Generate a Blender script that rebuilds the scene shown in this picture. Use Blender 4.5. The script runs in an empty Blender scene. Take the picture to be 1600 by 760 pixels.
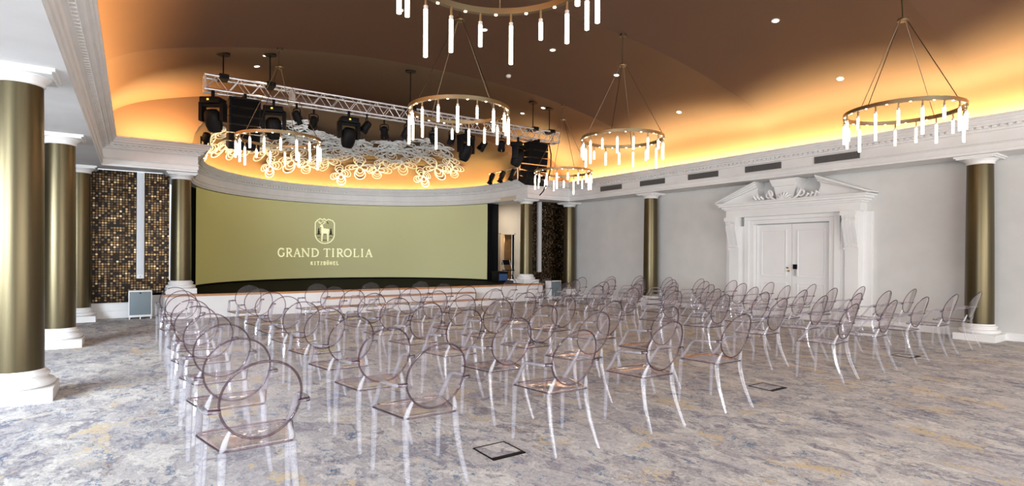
import bpy, bmesh, math, random
from mathutils import Vector, Matrix
random.seed(7)
PI = math.pi
sc = bpy.context.scene
C = sc.collection

# ------------------------------------------------------------------ camera
YAW, ROLL = math.radians(34.411), 0.0063
cam_d = bpy.data.cameras.new('camera'); cam = bpy.data.objects.new('camera', cam_d); C.objects.link(cam)
fw = Vector((math.sin(YAW), math.cos(YAW), 0)); rt = Vector((math.cos(YAW), -math.sin(YAW), 0)); up = Vector((0, 0, 1))
r2 = rt*math.cos(ROLL) + up*math.sin(ROLL); u2 = up*math.cos(ROLL) - rt*math.sin(ROLL)
M = Matrix((r2, u2, -fw)).transposed().to_4x4(); M.translation = (0, 0, 1.6)
cam.matrix_world = M
cam_d.sensor_width = 36; cam_d.lens = 863.26/1600*36; cam_d.shift_y = 17.66/1600
cam_d.clip_start = .05; cam_d.clip_end = 200
sc.camera = cam

# ------------------------------------------------------------------ world, light, exposure
w = bpy.data.worlds.new('world'); sc.world = w; w.use_nodes = True
w.node_tree.nodes['Background'].inputs[0].default_value = (.86, .93, 1, 1)
w.node_tree.nodes['Background'].inputs[1].default_value = .8
sc.view_settings.view_transform = 'Standard'; sc.view_settings.look = 'None'
sc.view_settings.gamma = 1; sc.view_settings.use_curve_mapping = False
sc.view_settings.exposure = 0.45
cy = sc.cycles
cy.max_bounces = 10; cy.diffuse_bounces = 4; cy.glossy_bounces = 4; cy.transmission_bounces = 8
cy.transparent_max_bounces = 96; cy.sample_clamp_indirect = 4; cy.sample_clamp_direct = 0
cy.caustics_reflective = False; cy.caustics_refractive = False
cy.use_denoising = True
try: cy.denoiser = 'OPENIMAGEDENOISE'
except Exception: pass

def area(name, loc, target, sx, sy, power, col, spread=180):
    l = bpy.data.lights.new(name, 'AREA'); l.shape = 'RECTANGLE'; l.size = sx; l.size_y = sy
    l.energy = power; l.color = col; l.spread = math.radians(spread)
    o = bpy.data.objects.new(name, l); C.objects.link(o); o.location = loc
    d = Vector(target)-Vector(loc); o.rotation_euler = d.to_track_quat('-Z', 'Y').to_euler()
    return o
# daylight through the windows of the left-hand aisle and the glazed rear of the hall
for i, y in enumerate((-1.5, 2.3, 6.2)):
    area('window_daylight', (-6.3, y, 2.2), (-1.5, y+4.0, 0), 2.4, 2.0, 235, (.80, .90, 1), 95)
area('rear_daylight', (5.5, -4.2, 2.0), (6.5, 10, 1.4), 12, 3.2, 720, (1, .97, .93))
AMBER = (1, .65, .27)
SIDE_W, END_W, APSE_W = 56.0, 74.0, 24.0
def cove(x, y, z, tx, ty, length, power, col, lean=.38):
    """amber LED strip lying in the trough, (tx, ty) along the strip, shining up and slightly to its left"""
    o = area('cove_light', (x, y, z), (x, y, z+1), length, .05, power*length, col, 140)
    X = Vector((tx, ty, 0)).normalized(); up_ = Vector((-ty*lean, tx*lean, 1)).normalized(); Y = (-up_).cross(X).normalized()
    o.matrix_world = Matrix.Translation((x, y, z)) @ Matrix((X, Y, X.cross(Y))).transposed().to_4x4(); return o
for k in range(5):
    cove(-.53, -2.4+3.98*k, 4.13, 0, 1, 3.94, SIDE_W, AMBER); cove(13.05, -2.4+3.98*k, 4.13, 0, -1, 3.94, SIDE_W, AMBER)
cove(.45, 15.50, 4.13, 1, 0, 1.7, END_W, AMBER); cove(12.05, 15.50, 4.13, 1, 0, 1.7, END_W, AMBER)
for k in range(18):
    a = math.radians(5+10*k); cove(6.25+4.84*math.cos(a), 17+4.84*math.sin(a), 4.13, math.sin(a), -math.cos(a), .84, APSE_W, (1, .66, .22))

# ------------------------------------------------------------------ materials
def mat(name, col, rough=.5, metal=0, emis=None, es=0, spec=.5):
    m = bpy.data.materials.new(name); m.use_nodes = True; b = m.node_tree.nodes['Principled BSDF']
    b.inputs['Base Color'].default_value = (*col, 1); b.inputs['Roughness'].default_value = rough
    b.inputs['Metallic'].default_value = metal; b.inputs['Specular IOR Level'].default_value = spec
    if emis: b.inputs['Emission Color'].default_value = (*emis, 1); b.inputs['Emission Strength'].default_value = es
    return m
class NT:
    def __init__(s, m): s.m = m; s.t = m.node_tree; s.b = s.t.nodes['Principled BSDF']
    def n(s, typ, ins=None, **kw):
        nd = s.t.nodes.new(typ)
        for k, v in kw.items(): setattr(nd, k, v)
        for k, v in (ins or {}).items():
            if isinstance(v, bpy.types.NodeSocket): s.t.links.new(v, nd.inputs[k])
            else: nd.inputs[k].default_value = v
        return nd
    def link(s, a, b): s.t.links.new(a, b)
    def ramp(s, fac, stops, interp='LINEAR'):
        r = s.n('ShaderNodeValToRGB', {'Fac': fac}); cr = r.color_ramp; cr.interpolation = interp
        while len(cr.elements) < len(stops): cr.elements.new(.5)
        for e, (p, c) in zip(cr.elements, stops): e.position = p; e.color = (*c, 1)
        return r.outputs['Color']
    def mix(s, f, a, b):
        nd = s.n('ShaderNodeMix', data_type='RGBA')
        for k, v in ((0, f), (6, a), (7, b)):
            if isinstance(v, bpy.types.NodeSocket): s.t.links.new(v, nd.inputs[k])
            else: nd.inputs[k].default_value = v if k == 0 else (*v, 1)
        return nd.outputs[2]
    def bump(s, h, strength, dist=.01):
        b = s.n('ShaderNodeBump', {'Height': h, 'Strength': strength, 'Distance': dist}); s.link(b.outputs[0], s.b.inputs['Normal'])
def subtle(name, col, rough, amt=.04, scale=2.0, **kw):
    m = mat(name, col, rough, **kw); t = NT(m); g = t.n('ShaderNodeNewGeometry')
    nz = t.n('ShaderNodeTexNoise', {'Vector': g.outputs['Position'], 'Scale': scale, 'Detail': 4.0})
    t.link(t.ramp(nz.outputs[0], [(.3, tuple(c*(1-amt) for c in col)), (.7, tuple(min(1, c*(1+amt)) for c in col))]), t.b.inputs['Base Color'])
    return m
WHITE = subtle('white_plaster', (.78, .765, .75), .55)
WALLP = subtle('wall_paint', (.62, .605, .58), .6)
CEIL = subtle('brown_ceiling_paint', (.096, .048, .026), .62, .05, .7)
DOORW = subtle('door_lacquer', (.80, .79, .775), .35, .02)
AISLE = subtle('dark_aisle_wall', (.05, .045, .04), .5)
BEIGE = subtle('beige_paint', (.66, .55, .42), .6)
BLACK = mat('black_cloth', (.005, .005, .006), .9, spec=.1)
BLKPL = mat('black_plastic', (.006, .006, .007), .5, spec=.12)
BLKGL = mat('black_stage_floor', (.003, .0025, .003), .7, spec=.03)
GREY = mat('dark_louvre', (.16, .155, .15), .5, .3)
BRASS = mat('satin_brass', (.30, .235, .14), .36, 1.0)
BRASSD = mat('dark_brass_rod', (.16, .12, .08), .4, 1.0)
ALU = mat('aluminium', (.82, .82, .84), .3, .75)
OAK = subtle('oak_edge', (.45, .20, .07), .4, .15, 6)
LAMP = mat('downlight_lamp', (1, .9, .7), .5, 0, (1, .80, .52), 14)
TUBE = mat('lit_glass_tube', (1, .95, .85), .3, 0, (1, .82, .56), 7.5)
ORN = mat('white_lacquered_tube', (.78, .82, .85), .4)
PANEL = mat('blue_grey_panel', (.16, .20, .22), .5)
SPKW = mat('white_speaker_grille', (.62, .64, .68), .5)
GOLDBR = mat('gold_lock', (.7, .45, .12), .3, 1)
WOODD = subtle('door_wood', (.22, .11, .04), .35, .25, 5)
SCRBL = mat('blue_display', (.02, .04, .1), .3, 0, (.2, .4, .9), .05)

# columns: brushed antique-gold lacquer
GOLD = mat('antique_gold_column', (.125, .10, .055), .34, .85)
t = NT(GOLD); g = t.n('ShaderNodeNewGeometry'); mp = t.n('ShaderNodeMapping', {'Vector': g.outputs['Position'], 'Scale': (14, 14, .35)})
nz = t.n('ShaderNodeTexNoise', {'Vector': mp.outputs[0], 'Scale': 1.6, 'Detail': 5.0})
t.link(t.ramp(nz.outputs[0], [(.3, (.088, .070, .038)), (.7, (.115, .092, .050))]), t.b.inputs['Base Color'])

# carpet: abstract grey, cream, lilac, ochre and blue flecks brushed along the hall
CARPET = mat('abstract_carpet', (.4, .38, .38), .95, spec=.15)
t = NT(CARPET); g = t.n('ShaderNodeNewGeometry')
mp = t.n('ShaderNodeMapping', {'Vector': g.outputs['Position'], 'Scale': (1.35, .85, 1), 'Rotation': (0, 0, .12)})
wn = t.n('ShaderNodeTexNoise', {'Vector': mp.outputs[0], 'Scale': 2.6, 'Detail': 6.0, 'Roughness': .65})
wv = t.n('ShaderNodeVectorMath', {0: wn.outputs['Color'], 1: (.5, .5, .5)}, operation='SUBTRACT')
wv2 = t.n('ShaderNodeVectorMath', {0: wv.outputs[0], 'Scale': 1.3}, operation='SCALE')
pv = t.n('ShaderNodeVectorMath', {0: mp.outputs[0], 1: wv2.outputs[0]}, operation='ADD').outputs[0]
def cn(scale, off, det=5.0, rgh=.6, dist=0.0):
    v = t.n('ShaderNodeVectorMath', {0: pv, 1: off}, operation='ADD')
    return t.n('ShaderNodeTexNoise', {'Vector': v.outputs[0], 'Scale': scale, 'Detail': det, 'Roughness': rgh, 'Distortion': dist}).outputs[0]
base = t.ramp(cn(3.0, (0, 0, 0), 10, .74, .9), [(.30, (.14, .13, .165)), (.40, (.27, .255, .285)), (.49, (.54, .515, .50)), (.58, (.70, .67, .63)), (.74, (.84, .81, .75))])
lil = t.ramp(cn(1.5, (5, 3, 1), 6, .7), [(.46, (0, 0, 0)), (.62, (1, 1, 1))])
c1 = t.mix(lil, base, t.mix(.42, base, (.25, .235, .30)))
och = t.ramp(cn(1.7, (9, 1, 4), 6, .68), [(.585, (0, 0, 0)), (.625, (1, 1, 1))])
ochm = t.n('ShaderNodeMath', {0: och, 1: .85}, operation='MULTIPLY')
c2 = t.mix(ochm.outputs[0], c1, (.66, .52, .32))
crm = t.ramp(cn(3.4, (2, 8, 6), 7, .7, 1.2), [(.60, (0, 0, 0)), (.65, (1, 1, 1))])
crmm = t.n('ShaderNodeMath', {0: crm, 1: .7}, operation='MULTIPLY')
c3 = t.mix(crmm.outputs[0], c2, (.76, .72, .66))
blu = t.ramp(cn(5.5, (1, 4, 9), 4, .6), [(.605, (0, 0, 0)), (.63, (1, 1, 1))])
gr = t.ramp(cn(45, (3, 3, 3), 2, .6), [(.42, (0, 0, 0)), (.55, (1, 1, 1))])
bm = t.n('ShaderNodeMath', {0: blu, 1: gr}, operation='MULTIPLY')
c4 = t.mix(bm.outputs[0], c3, (.03, .14, .28))
mot = t.n('ShaderNodeTexNoise', {'Vector': g.outputs['Position'], 'Scale': 38.0, 'Detail': 4.0, 'Roughness': .7})
c5 = t.mix(t.ramp(mot.outputs[0], [(.40, (.38, .38, .38)), (.56, (0, 0, 0))]), c4, t.mix(.45, c4, (.12, .11, .13)))
t.link(c5, t.b.inputs['Base Color'])
t.bump(mot.outputs[0], .35, .004)

# mosaic wall of small gold, bronze and black discs
MOS = mat('gold_disc_mosaic', (.1, .06, .02), .3, .8)
t = NT(MOS); g = t.n('ShaderNodeNewGeometry')
sp = t.n('ShaderNodeVectorMath', {0: g.outputs['Position'], 'Scale': 1/.058}, operation='SCALE')
fl = t.n('ShaderNodeVectorMath', {0: sp.outputs[0]}, operation='FLOOR')
fr = t.n('ShaderNodeVectorMath', {0: sp.outputs[0]}, operation='FRACTION')
s1 = t.n('ShaderNodeSeparateXYZ', {0: fl.outputs[0]}); c_1 = t.n('ShaderNodeCombineXYZ', {0: s1.outputs[0], 1: s1.outputs[2], 2: 0.0})
s2 = t.n('ShaderNodeSeparateXYZ', {0: fr.outputs[0]}); c_2 = t.n('ShaderNodeCombineXYZ', {0: s2.outputs[0], 1: s2.outputs[2], 2: 0.0})
dd = t.n('ShaderNodeVectorMath', {0: c_2.outputs[0], 1: (.5, .5, 0)}, operation='DISTANCE')
wn_ = t.n('ShaderNodeTexWhiteNoise', {0: c_1.outputs[0]})
colr = t.ramp(wn_.outputs['Value'], [(0, (.012, .007, .004)), (.22, (.05, .028, .012)), (.42, (.11, .065, .027)), (.68, (.19, .12, .055)), (.90, (.32, .215, .11)), (.97, (.50, .37, .22))], 'CONSTANT')
mk = t.ramp(dd.outputs['Value'], [(.34, (1, 1, 1)), (.44, (0, 0, 0))])
t.link(t.mix(mk, (.008, .006, .005), colr), t.b.inputs['Base Color'])

# clear polycarbonate: light passes, grazing views tint smoky lilac, Fresnel reflection
def clear(name, centre, edge, body, bodyamt, power=2.0, blend=.5):
    m = bpy.data.materials.new(name); m.use_nodes = True; nt = m.node_tree; nt.nodes.clear(); N = nt.nodes.new; L = nt.links.new
    out = N('ShaderNodeOutputMaterial'); lw = N('ShaderNodeLayerWeight'); lw.inputs[0].default_value = blend
    rp = N('ShaderNodeMix'); rp.data_type = 'RGBA'; rp.inputs[6].default_value = (*centre, 1); rp.inputs[7].default_value = (*edge, 1)
    pw = N('ShaderNodeMath'); pw.operation = 'POWER'; L(lw.outputs['Facing'], pw.inputs[0]); pw.inputs[1].default_value = power; L(pw.outputs[0], rp.inputs[0])
    tr = N('ShaderNodeBsdfTransparent'); L(rp.outputs[2], tr.inputs[0])
    gl = N('ShaderNodeBsdfGlossy'); gl.inputs['Roughness'].default_value = .05; gl.inputs[0].default_value = (1, 1, 1, 1)
    df = N('ShaderNodeBsdfDiffuse'); df.inputs[0].default_value = (*body, 1)
    fc = N('ShaderNodeLayerWeight'); fc.inputs[0].default_value = .5
    p5 = N('ShaderNodeMath'); p5.operation = 'POWER'; L(fc.outputs['Facing'], p5.inputs[0]); p5.inputs[1].default_value = 5
    fr = N('ShaderNodeMath'); fr.operation = 'MULTIPLY_ADD'; L(p5.outputs[0], fr.inputs[0]); fr.inputs[1].default_value = .9; fr.inputs[2].default_value = .035
    m1 = N('ShaderNodeMixShader'); m1.inputs[0].default_value = bodyamt; L(tr.outputs[0], m1.inputs[1]); L(df.outputs[0], m1.inputs[2])
    m2 = N('ShaderNodeMixShader'); L(fr.outputs[0], m2.inputs[0]); L(m1.outputs[0], m2.inputs[1]); L(gl.outputs[0], m2.inputs[2])
    L(m2.outputs[0], out.inputs[0]); return m
PC = clear('clear_polycarbonate', (.993, .986, .986), (.86, .81, .83), (.85, .82, .85), .012)
PCARM = clear('clear_polycarbonate_arm', (.90, .87, .90), (.07, .04, .06), (.86, .86, .92), .17, 2.2)
PCSUP = clear('clear_polycarbonate_support', (.96, .96, .97), (.3, .28, .34), (.90, .90, .94), .22, 3)
PCRIM = clear('clear_polycarbonate_rim', (.66, .56, .61), (.07, .04, .06), (.30, .22, .26), .04, 1.2)
PCLEG = clear('clear_polycarbonate_leg', (.985, .98, .99), (.30, .27, .36), (.84, .85, .93), .085, 3.5)

# ------------------------------------------------------------------ mesh builder
class MB:
    def __init__(s): s.v = []; s.f = []
    def add(s, vs, fs):
        o = len(s.v); s.v += [tuple(v) for v in vs]; s.f += [tuple(i+o for i in f) for f in fs]; return s
    def box(s, x0, y0, z0, x1, y1, z1, mtx=None):
        vs = [Vector(p) for p in ((x0, y0, z0), (x1, y0, z0), (x1, y1, z0), (x0, y1, z0), (x0, y0, z1), (x1, y0, z1), (x1, y1, z1), (x0, y1, z1))]
        if mtx: vs = [mtx @ v for v in vs]
        return s.add(vs, [(3, 2, 1, 0), (4, 5, 6, 7), (0, 1, 5, 4), (1, 2, 6, 5), (2, 3, 7, 6), (3, 0, 4, 7)])
    def tube(s, pts, r, n=8, closed=False, cap=True, ry=None):
        P = [Vector(p) for p in pts]; k = len(P); R = r if isinstance(r, (list, tuple)) else [r]*k
        rings = []; prev = None
        for i in range(k):
            a = P[i-1] if (i > 0 or closed) else P[i]; b = P[(i+1) % k] if (i < k-1 or closed) else P[i]
            d = (b-a).normalized()
            if prev is None:
                h = Vector((0, 0, 1)) if abs(d.z) < .9 else Vector((1, 0, 0)); x = d.cross(h).normalized()
            else:
                x = (prev - d*prev.dot(d)).normalized()
            prev = x; y = d.cross(x)
            rings.append([P[i] + x*math.cos(2*PI*j/n)*R[i] + y*math.sin(2*PI*j/n)*(R[i]*(ry or 1)) for j in range(n)])
        vs = [v for rg in rings for v in rg]; fs = []
        for i in range(k if closed else k-1):
            a = i*n; b = ((i+1) % k)*n
            for j in range(n): fs.append((a+j, a+(j+1) % n, b+(j+1) % n, b+j))
        if cap and not closed: fs += [tuple(reversed(range(n))), tuple(range((k-1)*n, k*n))]
        return s.add(vs, fs)
    def lathe(s, prof, c=(0, 0, 0), n=40, mtx=None, caps=True):
        vs = []
        for r, z in prof:
            for j in range(n): vs.append(Vector((c[0]+r*math.cos(2*PI*j/n), c[1]+r*math.sin(2*PI*j/n), c[2]+z)))
        if mtx: vs = [mtx @ v for v in vs]
        fs = []
        for i in range(len(prof)-1):
            for j in range(n): fs.append((i*n+j, i*n+(j+1) % n, (i+1)*n+(j+1) % n, (i+1)*n+j))
        if caps: fs += [tuple(reversed(range(n))), tuple(range((len(prof)-1)*n, len(prof)*n))]
        return s.add(vs, fs)
    def prism(s, poly, fn, d0, d1):      # 2-D polygon, fn(u,v,d) -> point
        k = len(poly); vs = [fn(u, v, d0) for u, v in poly]+[fn(u, v, d1) for u, v in poly]
        fs = [tuple(reversed(range(k))), tuple(range(k, 2*k))]+[(i, (i+1) % k, (i+1) % k+k, i+k) for i in range(k)]
        return s.add(vs, fs)
    def frame(s, y0, z0, y1, z1, wd, fn, d0, d1):   # rectangular moulding
        for a, b, c, d in ((y0, z0, y1, z0+wd), (y0, z1-wd, y1, z1), (y0, z0+wd, y0+wd, z1-wd), (y1-wd, z0+wd, y1, z1-wd)):
            s.prism([(a, b), (c, b), (c, d), (a, d)], fn, d0, d1)
        return s
    def sweep(s, path, prof, closed_prof=True, caps=True):   # path [(x,y)], prof [(offset,z)], offset to the left of travel
        P = [Vector((*p, 0)) for p in path]; k = len(P); n = len(prof); vs = []
        for i in range(k):
            d1 = (P[i]-P[i-1]).normalized() if i else (P[1]-P[0]).normalized()
            d2 = (P[i+1]-P[i]).normalized() if i < k-1 else d1
            n1 = Vector((-d1.y, d1.x, 0)); n2 = Vector((-d2.y, d2.x, 0)); m = (n1+n2).normalized(); m = m/max(.3, m.dot(n1))
            for o, z in prof: q = P[i]+m*o; vs.append((q.x, q.y, z))
        fs = []
        for i in range(k-1):
            for j in range(n if closed_prof else n-1):
                fs.append((i*n+j, (i+1)*n+j, (i+1)*n+(j+1) % n, i*n+(j+1) % n))
        if closed_prof and caps: fs += [tuple(range(n)), tuple(reversed(range((k-1)*n, k*n)))]
        return s.add(vs, fs)
    def mesh(s, name, m, smooth=None, bevel=0):
        me = bpy.data.meshes.new(name); me.from_pydata(s.v, [], s.f); me.validate(); me.update()
        bm = bmesh.new(); bm.from_mesh(me); bmesh.ops.recalc_face_normals(bm, faces=bm.faces)
        if bevel: bmesh.ops.bevel(bm, geom=[e for e in bm.edges if len(e.link_faces) == 2 and e.calc_face_angle(0) > .6], offset=bevel, segments=2, affect='EDGES', profile=.6)
        bm.to_mesh(me); bm.free()
        me.materials.append(m)
        if smooth is not None:
            for p in me.polygons: p.use_smooth = True
            me.set_sharp_from_angle(angle=math.radians(smooth))
        return me
    def build(s, name, m, parent=None, smooth=35, bevel=0, mtx=None):
        o = bpy.data.objects.new(name, s.mesh(name, m, smooth, bevel)); C.objects.link(o)
        if parent: o.parent = parent
        if mtx: o.matrix_world = mtx
        return o
def empty(name, loc=(0, 0, 0), rz=0):
    o = bpy.data.objects.new(name, None); C.objects.link(o); o.location = loc; o.rotation_euler = (0, 0, rz); o.empty_display_size = .2; return o
def tag(o, label=None, cat=None, group=None, kind=None):
    if label: o['label'] = label
    if cat: o['category'] = cat
    if group: o['group'] = group
    if kind: o['kind'] = kind
    return o
def struct(o, label=None, cat=None): return tag(o, label, cat, None, 'structure')
def dup(root, loc=None, rz=None):
    r = root.copy(); C.objects.link(r)
    if loc is not None: r.location = loc
    if rz is not None: r.rotation_euler = (0, 0, rz)
    for ch in list(root.children):
        c = ch.copy(); C.objects.link(c); c.parent = r
        for g_ in list(ch.children):
            d = g_.copy(); C.objects.link(d); d.parent = c
    return r
YZ = lambda X: (lambda u, v, d: (X-d, u, v))      # wall plane at X, depth towards the hall (-x)

# ------------------------------------------------------------------ the hall
CX = 6.26                      # hall axis
XW = 13.9                      # right wall
SZ = .58                       # stage height
PROF = [(0, 6.0), (1.0, 5.985), (1.9, 5.95), (2.8, 5.87), (3.8, 5.74), (4.75, 5.57), (5.5, 5.40), (6.1, 5.22), (6.5, 5.03), (6.75, 4.82), (6.88, 4.55), (6.93, 4.30), (6.95, 4.06)]
def arch(dx):
    dx = abs(dx)
    for (a, za), (b, zb) in zip(PROF, PROF[1:]):
        if dx <= b: return za+(zb-za)*(dx-a)/(b-a)
    return 4.06
BAYS = [-4.4, -.35, 3.74, 7.82, 11.9, 15.98]
def ceil_z(x, y):
    z = arch(x-CX)
    for a, b in zip(BAYS, BAYS[1:]):
        if a <= y <= b:
            q = (2*y-a-b)/(b-a); return z+.24*(1-q*q)*min(1, max(0, (z-4.2)/1.6))
    return z
floor = MB().box(-6.6, -4.5, -.1, 14.3, 24, 0).build('floor', CARPET, smooth=None)
struct(floor, 'abstract patterned carpet in grey, cream, lilac and ochre', 'carpet')
# smooth vault profile
def spl(n=8):
    pts = []; P = [(-PROF[1][0], PROF[1][1])]+PROF+[(6.95, 3.8)]
    for i in range(1, len(P)-2):
        for k in range(n):
            u = k/n; a, b, c, d = P[i-1], P[i], P[i+1], P[i+2]
            pts.append(tuple(.5*((2*b[j])+(-a[j]+c[j])*u+(2*a[j]-5*b[j]+4*c[j]-d[j])*u*u+(-a[j]+3*b[j]-3*c[j]+d[j])*u**3) for j in (0, 1)))
    pts.append(PROF[-1]); return pts
SP = spl(4); SPF = [(-x, z) for x, z in reversed(SP[1:])]+SP
mb = MB()
for a, b in zip(BAYS, BAYS[1:]):
    ny = 14; vs = []; fs = []; k = len(SPF)
    for i in range(ny+1):
        q = -1+2*i/ny; y = a+(b-a)*i/ny
        for x, z in SPF: vs.append((CX+x, y, z+.24*(1-q*q)*min(1, max(0, (z-4.2)/1.6))))
    for i in range(ny):
        for j in range(k-1): fs.append((i*k+j, i*k+j+1, (i+1)*k+j+1, (i+1)*k+j))
    mb.add(vs, fs)
me = bpy.data.meshes.new('ceiling'); me.from_pydata(mb.v, [], mb.f); me.materials.append(CEIL)
for p in me.polygons: p.use_smooth = True
ceiling = bpy.data.objects.new('ceiling', me); C.objects.link(ceiling)
struct(ceiling, 'brown vaulted ceiling in four shallow bays washed amber along its edges', 'ceiling')
# stage-end wall above the cornice, with the opening of the apse dome
DR, DC = 5.05, (6.25, 17.0)
def dome_z(r): return 4.06 if r >= DR else 4.06+1.64*(1-(r/DR)**3)**(1/3)
xs = sorted(set([CX+x for x, z in SPF]+[DC[0]+DR*s*math.sin(PI/2*i/24) for i in range(25) for s in (-1, 1)]))
vs = []; fs = []
for x in xs:
    vs += [(x, 15.98, max(dome_z(abs(x-DC[0])), 4.05)), (x, 15.98, max(arch(x-CX), 4.07)+.03)]
for i in range(len(xs)-1): fs.append((2*i, 2*i+2, 2*i+3, 2*i+1))
me = bpy.data.meshes.new('wall_end_upper'); me.from_pydata(vs, [], fs); me.materials.append(CEIL)
o = bpy.data.objects.new('wall_end_upper', me); C.objects.link(o); struct(o, 'brown end wall above the cornice around the stage dome', 'wall')
# apse dome
rr = [DR*math.sin(PI/2*i/20) for i in range(21)]
mb = MB(); vs = []; fs = []
na = 48
for i, r in enumerate(rr):
    for k in range(na+1):
        a = PI*k/na; vs.append((DC[0]+r*math.cos(a), DC[1]+r*math.sin(a), dome_z(r)))
for i in range(20):
    for k in range(na): fs.append((i*(na+1)+k, i*(na+1)+k+1, (i+1)*(na+1)+k+1, (i+1)*(na+1)+k))
mb.add(vs, fs)
rl = [-r for r in reversed(rr[1:])]+rr
mb.add([(DC[0]+r, y, dome_z(abs(r))) for y in (15.98, 17.0) for r in rl], [(j, j+1, len(rl)+j+1, len(rl)+j) for j in range(len(rl)-1)])
me = bpy.data.meshes.new('ceiling_stage_dome'); me.from_pydata(mb.v, [], mb.f); me.materials.append(CEIL)
for p in me.polygons: p.use_smooth = True
o = bpy.data.objects.new('ceiling_stage_dome', me); C.objects.link(o); struct(o, 'half dome over the stage glowing amber above its curved cornice', 'ceiling')

# entablature: cornice lip, frieze and beam running round hall and apse
LX0, LX1, LY = -.325, 12.845, 15.18
path = [(LX0, -4.4), (LX0, LY), (1.55, LY), (1.55, 17.0)]
for k in range(1, 36): a = PI-PI*k/36; path.append((6.25+4.7*math.cos(a), 17+4.7*math.sin(a)))
path += [(10.95, 17.0), (10.95, LY), (LX1, LY), (LX1, -4.4)]
prof = [(.0, 4.20), (.0, 4.165), (.025, 4.15), (.03, 4.125), (.075, 4.105), (.095, 4.065), (.12, 4.055), (.12, 4.03), (.20, 4.025), (.20, 3.965), (.215, 3.965), (.215, 3.945), (.25, 3.935), (.265, 3.91),
        (.265, 3.735), (.24, 3.725), (.235, 3.70), (.255, 3.69), (.255, 3.60), (.275, 3.595), (.275, 3.55), (.95, 3.55), (.95, 4.08), (.06, 4.08), (.035, 4.20)]
ent = MB().sweep(path, prof).build('trim_1', WHITE, smooth=None)
struct(ent, 'white moulded entablature with dentil row carried by the columns round the hall', 'cornice')
# dentils (surface pattern of the entablature)
dm = MB()
def off_path(off):
    out = []
    P = [Vector((*p, 0)) for p in path]
    for i in range(len(P)):
        d1 = (P[i]-P[i-1]).normalized() if i else (P[1]-P[0]).normalized(); d2 = (P[i+1]-P[i]).normalized() if i < len(P)-1 else d1
        n1 = Vector((-d1.y, d1.x, 0)); n2 = Vector((-d2.y, d2.x, 0)); m = (n1+n2).normalized(); m = m/m.dot(n1); out.append(P[i]+m*off)
    return out
OP = off_path(.17); acc = 0; step = .115
for a, b in zip(OP, OP[1:]):
    L_ = (b-a).length; d = (b-a).normalized(); n_ = Vector((-d.y, d.x, 0)); s_ = step-acc if acc else .05
    while s_ < L_-.04:
        p = a+d*s_; mt = Matrix.Translation(p) @ Matrix((d, n_, Vector((0, 0, 1)))).transposed().to_4x4()
        dm.box(-.033, -.022, 3.984, .033, .04, 4.027, mt); s_ += step
    acc = (L_-(s_-step))
dent = dm.build('dentil_row', WHITE, ent, smooth=None); tag(dent, None, None, None, None)

# aisle soffit, walls
struct(MB().box(-6.6, -4.5, 3.6, LX0-.9, 16.6, 3.75).build('ceiling_aisle', WHITE, smooth=None), 'flat white aisle ceiling behind the gold colonnade', 'ceiling')
wl = MB()
WY = [(-2.7, -.3), (1.1, 3.5), (5.0, 7.4)]
yy = -4.5
for a, b in WY: wl.box(-6.6, yy, 0, -6.4, a, 3.6); wl.box(-6.6, a, 0, -6.4, b, .6); wl.box(-6.6, a, 3.2, -6.4, b, 3.6); yy = b
wl.box(-6.6, yy, 0, -6.4, 16.4, 3.6)
struct(wl.build('wall_left', AISLE, smooth=None), 'dark aisle wall with tall windows', 'wall')
for i, (a, b) in enumerate(WY):
    wf = MB().frame(a, .6, b, 3.2, .07, YZ(-6.45), -.0, .09); wf.prism([((a+b)/2-.03, .6), ((a+b)/2+.03, .6), ((a+b)/2+.03, 3.2), ((a+b)/2-.03, 3.2)], YZ(-6.45), 0, .07)
    struct(wf.build('window_%d' % (i+1), WHITE, smooth=None), 'tall white framed aisle window', 'window')
struct(MB().box(XW, -4.5, 0, XW+.2, 17.2, 4.08).build('wall_right', WALLP, smooth=None), 'pale grey painted side wall', 'wall')
bb = MB()
for a, b in ((-4.5, 5.85), (9.72, 16.32)):
    bb.prism([(0, 0), (.022, 0), (.022, .13), (.012, .15), (0, .155)], lambda u, v, d: (XW-u, d, v), a, b)
struct(bb.build('baseboard_right', WHITE, smooth=None), 'white baseboard along the grey wall', 'baseboard')
for nm, x0, x1, lab in (('left', -6.4, .74, 'left of the stage'), ('right', 11.76, XW, 'right of the stage')):
    lo = .37 if nm == 'left' else .12
    struct(MB().box(x0, 16.40, 0, x1, 16.55, 3.56).build('wall_mosaic_%s' % nm, MOS, smooth=None), 'wall of small gold and black discs '+lab, 'mosaic wall')
    struct(MB().prism([(0, 0), (.05, 0), (.05, .17), (.03, .19), (.03, lo-.03), (.045, lo-.02), (.045, lo), (0, lo)], lambda u, v, d: (d, 16.40-u, v), x0, x1).build('baseboard_%s' % ('stage_left' if nm == 'left' else 'stage_right'), WHITE, smooth=None), 'white panelled base under the disc mosaic '+lab, 'baseboard')
# linear white loudspeakers on the mosaics
for i, (x0, x1, lab) in enumerate(((.06, .215, 'slim white column loudspeaker on the gold disc wall behind the grey panel box'), (12.34, 12.49, 'slim white column loudspeaker on the gold disc wall right of the stage'))):
    e = empty('column_loudspeaker', ((x0+x1)/2, 16.40, .95)); tag(e, lab, 'loudspeaker', 'white column loudspeakers')
    hw = (x1-x0)/2
    MB().box(-hw, -.11, 0, hw, -.002, 2.6).build('cabinet', WHITE, e, bevel=.006)
    MB().box(-hw+.014, -.122, .1, hw-.014, -.109, 2.58).build('grille', SPKW, e, bevel=.003)
    MB().lathe([(.012, 0), (.012, .004)], n=16, mtx=Matrix.Translation((0, -.1115, .05)) @ Matrix.Rotation(PI/2, 4, 'X')).build('badge', GREY, e)

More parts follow.
